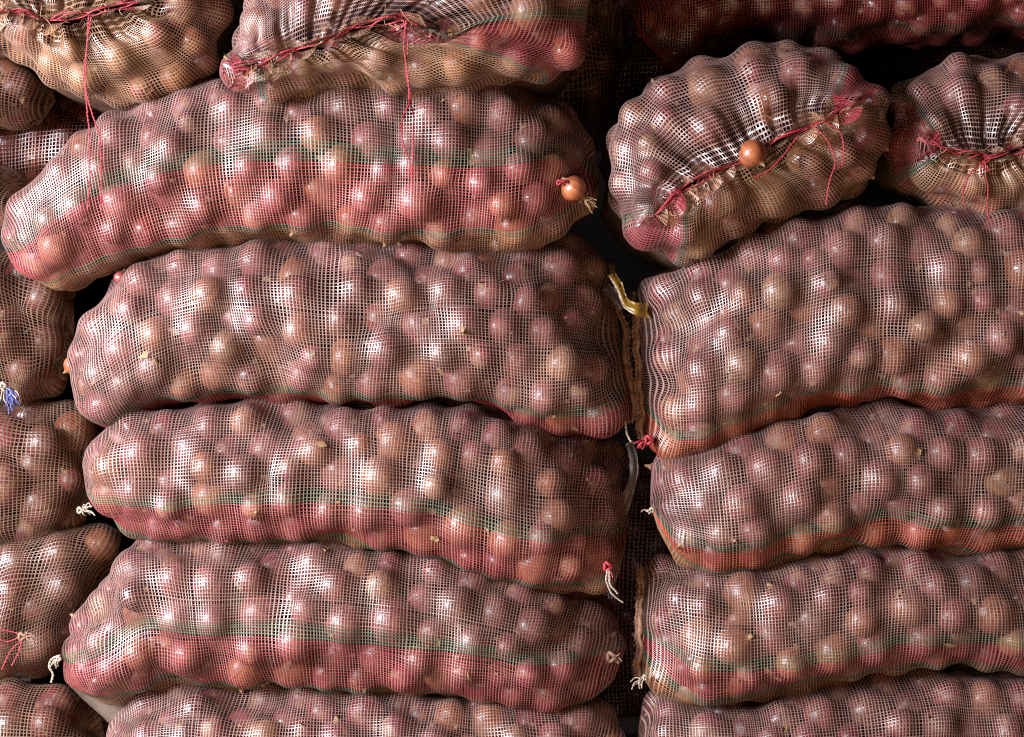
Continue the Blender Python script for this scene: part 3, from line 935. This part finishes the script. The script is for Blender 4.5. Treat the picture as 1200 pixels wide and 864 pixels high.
# ------------------------------------------------------------------ onions
def onion_arrays(seg=14, variant=0):
    g = np.random.default_rng(100 + variant)
    neck = g.uniform(0.16, 0.34); sq = g.uniform(0.86, 1.08)
    prof = [(0.0, -0.93), (0.10, -0.955), (0.34, -0.90), (0.68, -0.68), (0.92, -0.32), (1.0, 0.05), (0.91, 0.42), (0.68, 0.72), (0.40, 0.90), (0.19, 1.0), (0.10, 1.0 + neck * 0.6), (0.07, 1.0 + neck)]
    V, uv = [], []
    for k, (r, z) in enumerate(prof):
        for a in range(seg):
            t = a / seg * 2 * math.pi
            rr = r * (1 + 0.035 * math.sin(3 * t + variant) + 0.02 * math.sin(5 * t + 2 * variant))
            V.append((rr * math.cos(t), rr * math.sin(t), z * sq + 0.02 * math.sin(2 * t) * (1 if z < 1 else 3)))
            uv.append((a / seg, k / len(prof)))
    n = len(prof)
    F, mi = [], []
    for k in range(n - 1):
        for a in range(seg):
            b = (a + 1) % seg
            F.append((k * seg + a, k * seg + b, (k + 1) * seg + b, (k + 1) * seg + a))
            mi.append(1 if (k >= n - 3 or k < 1) else 0)
    return np.array(V), np.array(F), np.array(mi), np.array(uv)


VARS = [onion_arrays(14, v) for v in range(6)]
LOW = [onion_arrays(9, v) for v in range(6)]
COARSE = [onion_arrays(6, v) for v in range(6)]


def finish_onion(me, F, mi, uv):
    me.polygons.foreach_set("material_index", np.asarray(mi, dtype=np.int32))
    lay = me.uv_layers.new(name="skin")
    u = uv[F.ravel()].reshape(-1, 4, 2).copy()
    wrapm = (u[:, :, 0].max(1) - u[:, :, 0].min(1)) > 0.5
    uu = u[:, :, 0]; uu[wrapm] = np.where(uu[wrapm] < 0.5, uu[wrapm] + 1, uu[wrapm]); u[:, :, 0] = uu
    lay.data.foreach_set("uv", u.astype(np.float32).ravel())


PROTO = {}
for v in range(6):
    for t in range(len(TONES)):
        V, F, mi, uv = VARS[v]
        me = build_mesh("onion", V, F, mats=[TONES[t][1], STRAW])
        finish_onion(me, F, mi, uv)
        PROTO[(v, t)] = me

SACKTXT = {"L1": "the long sack beneath both tied sacks", "L2": "the sack with hemmed right end", "L3": "the sagging sack with drooping corner",
           "L4": "the sack with slanting hem", "L5": "the lowest sack of the left stack", "R1": "the broad sack with orange-red bottom", "R2": "the flattish gathered right sack",
           "R3": "the sack with ragged left hem", "R4": "the lowest right-hand sack", "T1": "the top left tied sack", "T2": "the top centre tied sack", "T3": "the plump tied sack", "T4": "the tied sack at right edge",
           "R0": "the dark wine-red sack", "E3": "the blue-tied sack end", "E4": "the brown sack end with frayed knot", "E5": "the sack end with red string", "E6": "the bottom left sack end", "E1": "the dark sack end", "E2": "the small knotted sack end",
           "B1": "the unlit sack at top centre", "B2": "the unlit sack at left", "B3": "the unlit sack far back", "B4": "the added dark sack low in the gap", "U1": "the added upper sack", "U2": "the added upper right sack"}
ORD = ["first", "second", "third", "fourth", "fifth", "sixth", "seventh", "eighth", "ninth", "tenth", "eleventh", "twelfth", "thirteenth", "fourteenth", "fifteenth", "sixteenth",
       "seventeenth", "eighteenth", "nineteenth", "twentieth", "twenty-first", "twenty-second", "twenty-third", "twenty-fourth", "twenty-fifth", "twenty-sixth"]


def to_px(c):
    k = (D + c[1]) / D
    return 600 + c[0] / (S * k), 432 - (c[2] - Z0) / (S * k)


for q, o in enumerate(ONIONS):
    t = np.array(o["tones"], float); t /= t.sum()
    o["tone"] = int(rng.choice(len(t), p=t)); o["var"] = int(rng.integers(6))
    v = rng.normal(0, 1, 4); o["rot"] = Quaternion(v / np.linalg.norm(v)); o["px"] = to_px(o["c"])
    if 'n' in o and np.array(o['rot'] @ Vector((0, 0, 1))) @ o['n'] > 0.25 and rng.random() < 0.75: o['rot'] = Quaternion((1, 0, 0), math.pi) @ o['rot']
    o["show"] = (o["face"] > 0.45 and o["row"] != 99 and 8 < o["px"][0] < 1192 and 8 < o["px"][1] < 856 and o["key"] not in ("B1", "B2", "B3", "B4", "E1", "U1", "U2"))
order = sorted([q for q, o in enumerate(ONIONS) if o["show"]], key=lambda q: -ONIONS[q]["r"] * (0.6 + 0.4 * ONIONS[q]["face"]))
chosen = set(order[:296])
# ordinal in its row, counted from the left edge of the picture
rows = {}
for q, o in enumerate(ONIONS):
    if o["row"] != 99 and -5 < o["px"][0] < 1205 and (o["face"] > 0.2):
        rows.setdefault((o["key"], o["row"]), []).append(q)
for k, qs in rows.items():
    qs.sort(key=lambda q: ONIONS[q]["px"][0])
    for n, q in enumerate(qs): ONIONS[q]["ord"] = n
rowrank = {}
for key in {k[0] for k in rows}:
    for n, r in enumerate(sorted(r for k, r in rows if k == key)): rowrank[(key, r)] = n
rest = []
for q, o in enumerate(ONIONS):
    if q in chosen:
        ob = bpy.data.objects.new("onion", PROTO[(o["var"], o["tone"])])
        C.objects.link(ob)
        ob.location = o["c"]
        ob.rotation_mode = 'QUATERNION'
        ob.rotation_quaternion = o["rot"]
        ob.scale = (o["r"], o["r"], o["r"] * 0.95)
        tone = TONES[o["tone"]][0]
        if o["key"].startswith("T"):
            where = "above the mouth of" if o["row"] == 0 else "below the mouth of"
            lab = f"{tone} onion {ORD[min(o['ord'], 25)]} from left {where} {SACKTXT[o['key']]}"
        else:
            lab = f"{tone} onion, {ORD[min(o['ord'], 25)]} from left, row {['one','two','three','four','five','six','seven','eight'][min(7, rowrank[(o['key'], o['row'])])]} down, in {SACKTXT[o['key']]}"
        tag(ob, lab, "onion", "onions in " + SACKTXT[o["key"]])
    else:
        rest.append(o)
VV, FF, MM, UU, off = [], [], [], [], 0
for o in rest:
    V, F, mi, uv = (COARSE if o['row'] == 99 or o['face'] < 0.1 or o['key'][0] == 'B' else LOW)[o["var"]]
    M = np.array(o["rot"].to_matrix())
    VV.append((V * np.array([1, 1, 0.95]) * o["r"]) @ M.T + o["c"]); FF.append(F + off); off += len(V)
    MM.append(np.where(mi == 1, len(TONES), o["tone"])); UU.append(uv + np.array([rng.uniform(0, 9), 0]))
me = build_mesh("packed_onions", np.concatenate(VV), np.concatenate(FF), mats=[t[1] for t in TONES] + [STRAW])
finish_onion(me, np.concatenate(FF), np.concatenate(MM), np.concatenate(UU))
tag(link("packed_onions", me), "red and brown onions packed inside the netting sacks", "onions", kind="stuff")


def single_onion(p, y, r, tone, label, axis, roots=False):
    P = W(*p, y)
    ob = link("onion", PROTO[(1, tone)])
    ob.location = P
    ob.rotation_mode = 'QUATERNION'
    ob.rotation_quaternion = Vector(axis).to_track_quat('Z', 'Y')
    ob.scale = (r, r, r)
    tag(ob, label, "onion")
    bpy.context.view_layer.update()
    if roots:
        paths = []
        d = -np.array(Vector(axis).normalized())
        for _ in range(26):
            v = d + rng.normal(0, 0.45, 3)
            L = rng.uniform(0.006, 0.02)
            b = P + d * r * 0.9
            paths.append((spline([b, b + v * L * 0.5, b + v * L + rng.normal(0, .004, 3)], 6), 0.0006, 4))
        tubes("roots", paths, STRAW, ob)
    return ob


single_onion((882, 180), -0.062, 0.0235, 2, "bare brown onion sitting in the slanting mouth of the plump tied sack", (0.5, -0.3, -0.6))
single_onion((673, 221), 0.028, 0.022, 2, "bare orange onion with roots poking out beside the striped sack's right tip", (-0.7, -0.2, 0.6), True)
single_onion((86, 428), 0.115, 0.017, 2, "small bare copper onion peeping out behind the pale sack's left end", (-0.6, 0, -0.5))
single_onion((142, 326), 0.08, 0.013, 1, "small pale onion wedged above the pale sack's upper left shoulder", (0.3, 0, 0.8))


# papery bits of skin caught under and on the nets
VV, FF, off = [], [], 0
for inf, nfl in [(i_, 24) for i_ in (L1, L2, L3, L4, L5, R1, R2, R3, R4)] + [(i_, 12) for i_ in (T1, T2, T3, T4)]:
    P_, N_ = inf["P"], inf["N"]
    for _ in range(nfl):
        i_ = rng.integers(P_.shape[0] // 10, P_.shape[0] * 9 // 10); j_ = rng.integers(P_.shape[1] // 8, P_.shape[1] * 7 // 8)
        c_, n_ = P_[i_, j_], N_[i_, j_]
        if n_[1] > -0.2: continue
        t_ = np.cross(n_, rng.normal(0, 1, 3)); t_ /= np.linalg.norm(t_); b_ = np.cross(n_, t_)
        L_, w_ = rng.uniform(0.003, 0.009), rng.uniform(0.002, 0.006)
        cv = rng.uniform(-0.4, 0.5); lift_ = rng.choice([-0.003, 0.0012], p=[.88, .12])
        g_ = []
        for u_ in (-1, -0.3, 0.4, 1):
            for v_ in (-1, 0, 1):
                g_.append(c_ + n_ * (lift_) + n_ * (cv * w_ * v_ * v_) + t_ * L_ * u_ + b_ * w_ * v_ * (1.1 - 0.6 * abs(u_)) + rng.normal(0, 0.0012, 3))
        V_, F_, _c = sheet_arrays(np.array(g_).reshape(4, 3, 3), (0, 0, 0))
        VV.append(V_); FF.append(F_ + off); off += 12
tag(link("onion_skin_flakes", build_mesh("onion_skin_flakes", np.concatenate(VV), np.concatenate(FF), mats=[STRAW])), "dry papery onion skin flakes caught in the netting", "skin flakes", kind="stuff")

# ------------------------------------------------------------------ scraps wedged between the stacks
def folded(name, pts, thick, m, label, cat):
    """a strip of sheet: list of left/right edge point pairs (px, px, y)"""
    A = np.array([W(*p[0]) for p in pts]); B = np.array([W(*p[1]) for p in pts])
    n = 24
    A, B = spline(A, n), spline(B, n)
    rowsn = 7
    G = np.stack([A * (1 - t) + B * t + np.array([0, -1, 0]) * 0.003 * math.sin(t * 5) for t in np.linspace(0, 1, rowsn)], 1)
    G = G + rng.normal(0, 0.0006, G.shape)
    Nn = normals(G)
    V1, F1, _ = sheet_arrays(G, (0, 0, 0)); V2, F2, _ = sheet_arrays(G - Nn * thick, (0, 0, 0))
    b = np.concatenate([np.arange(n) * rowsn, (n - 1) * rowsn + np.arange(1, rowsn), (np.arange(n - 1)[::-1]) * rowsn + rowsn - 1, np.arange(1, rowsn - 1)[::-1]])
    bn = np.roll(b, -1)
    side = np.stack([b, bn, bn + len(V1), b + len(V1)], -1)
    o = link(name, build_mesh(name, np.concatenate([V1, V2]), np.concatenate([F1, F2[:, ::-1] + len(V1), side]), mats=[m]))
    return tag(o, label, cat)


folded("plastic_wrapper", [((712, 323, .16), (722, 320, .16)), ((722, 340, .15), (730, 334, .15)), ((732, 362, .14), (736, 350, .14)), ((745, 370, .13), (745, 354, .13)), ((760, 374, .14), (758, 356, .14))],
       0.0008, YELLOW, "crumpled yellow wrapper caught in the dark gap between the stacks", "wrapper")
folded("plastic_scrap", [((706, 340, .17), (713, 332, .17)), ((716, 352, .16), (722, 340, .16)), ((728, 366, .155), (732, 354, .155))], 0.0008, PALE,
       "pale plastic scrap beside the yellow wrapper in the gap", "scrap")
folded("paper_strip", [((733, 520, .2), (742, 516, .2)), ((738, 550, .18), (748, 545, .18)), ((730, 580, .17), (742, 584, .17)), ((724, 604, .17), (734, 606, .17))], 0.0008, PALE,
       "thin grey paper strip standing in the lower gap between the stacks", "paper")
folded("cardboard_sheet", [((78, 800, .15), (150, 770, .15)), ((100, 822, .145), (160, 800, .145)), ((122, 842, .14), (170, 822, .14)), ((140, 862, .14), (180, 846, .14))], 0.003, CARD,
       "grey cardboard sheet sticking out under the sack with slanting left hem", "cardboard")
print("TRIS", sum(len(o.data.loops) - 2 * len(o.data.polygons) for o in C.objects if o.type == 'MESH'), "onions", len(ONIONS), "show", len(order), len(rest))
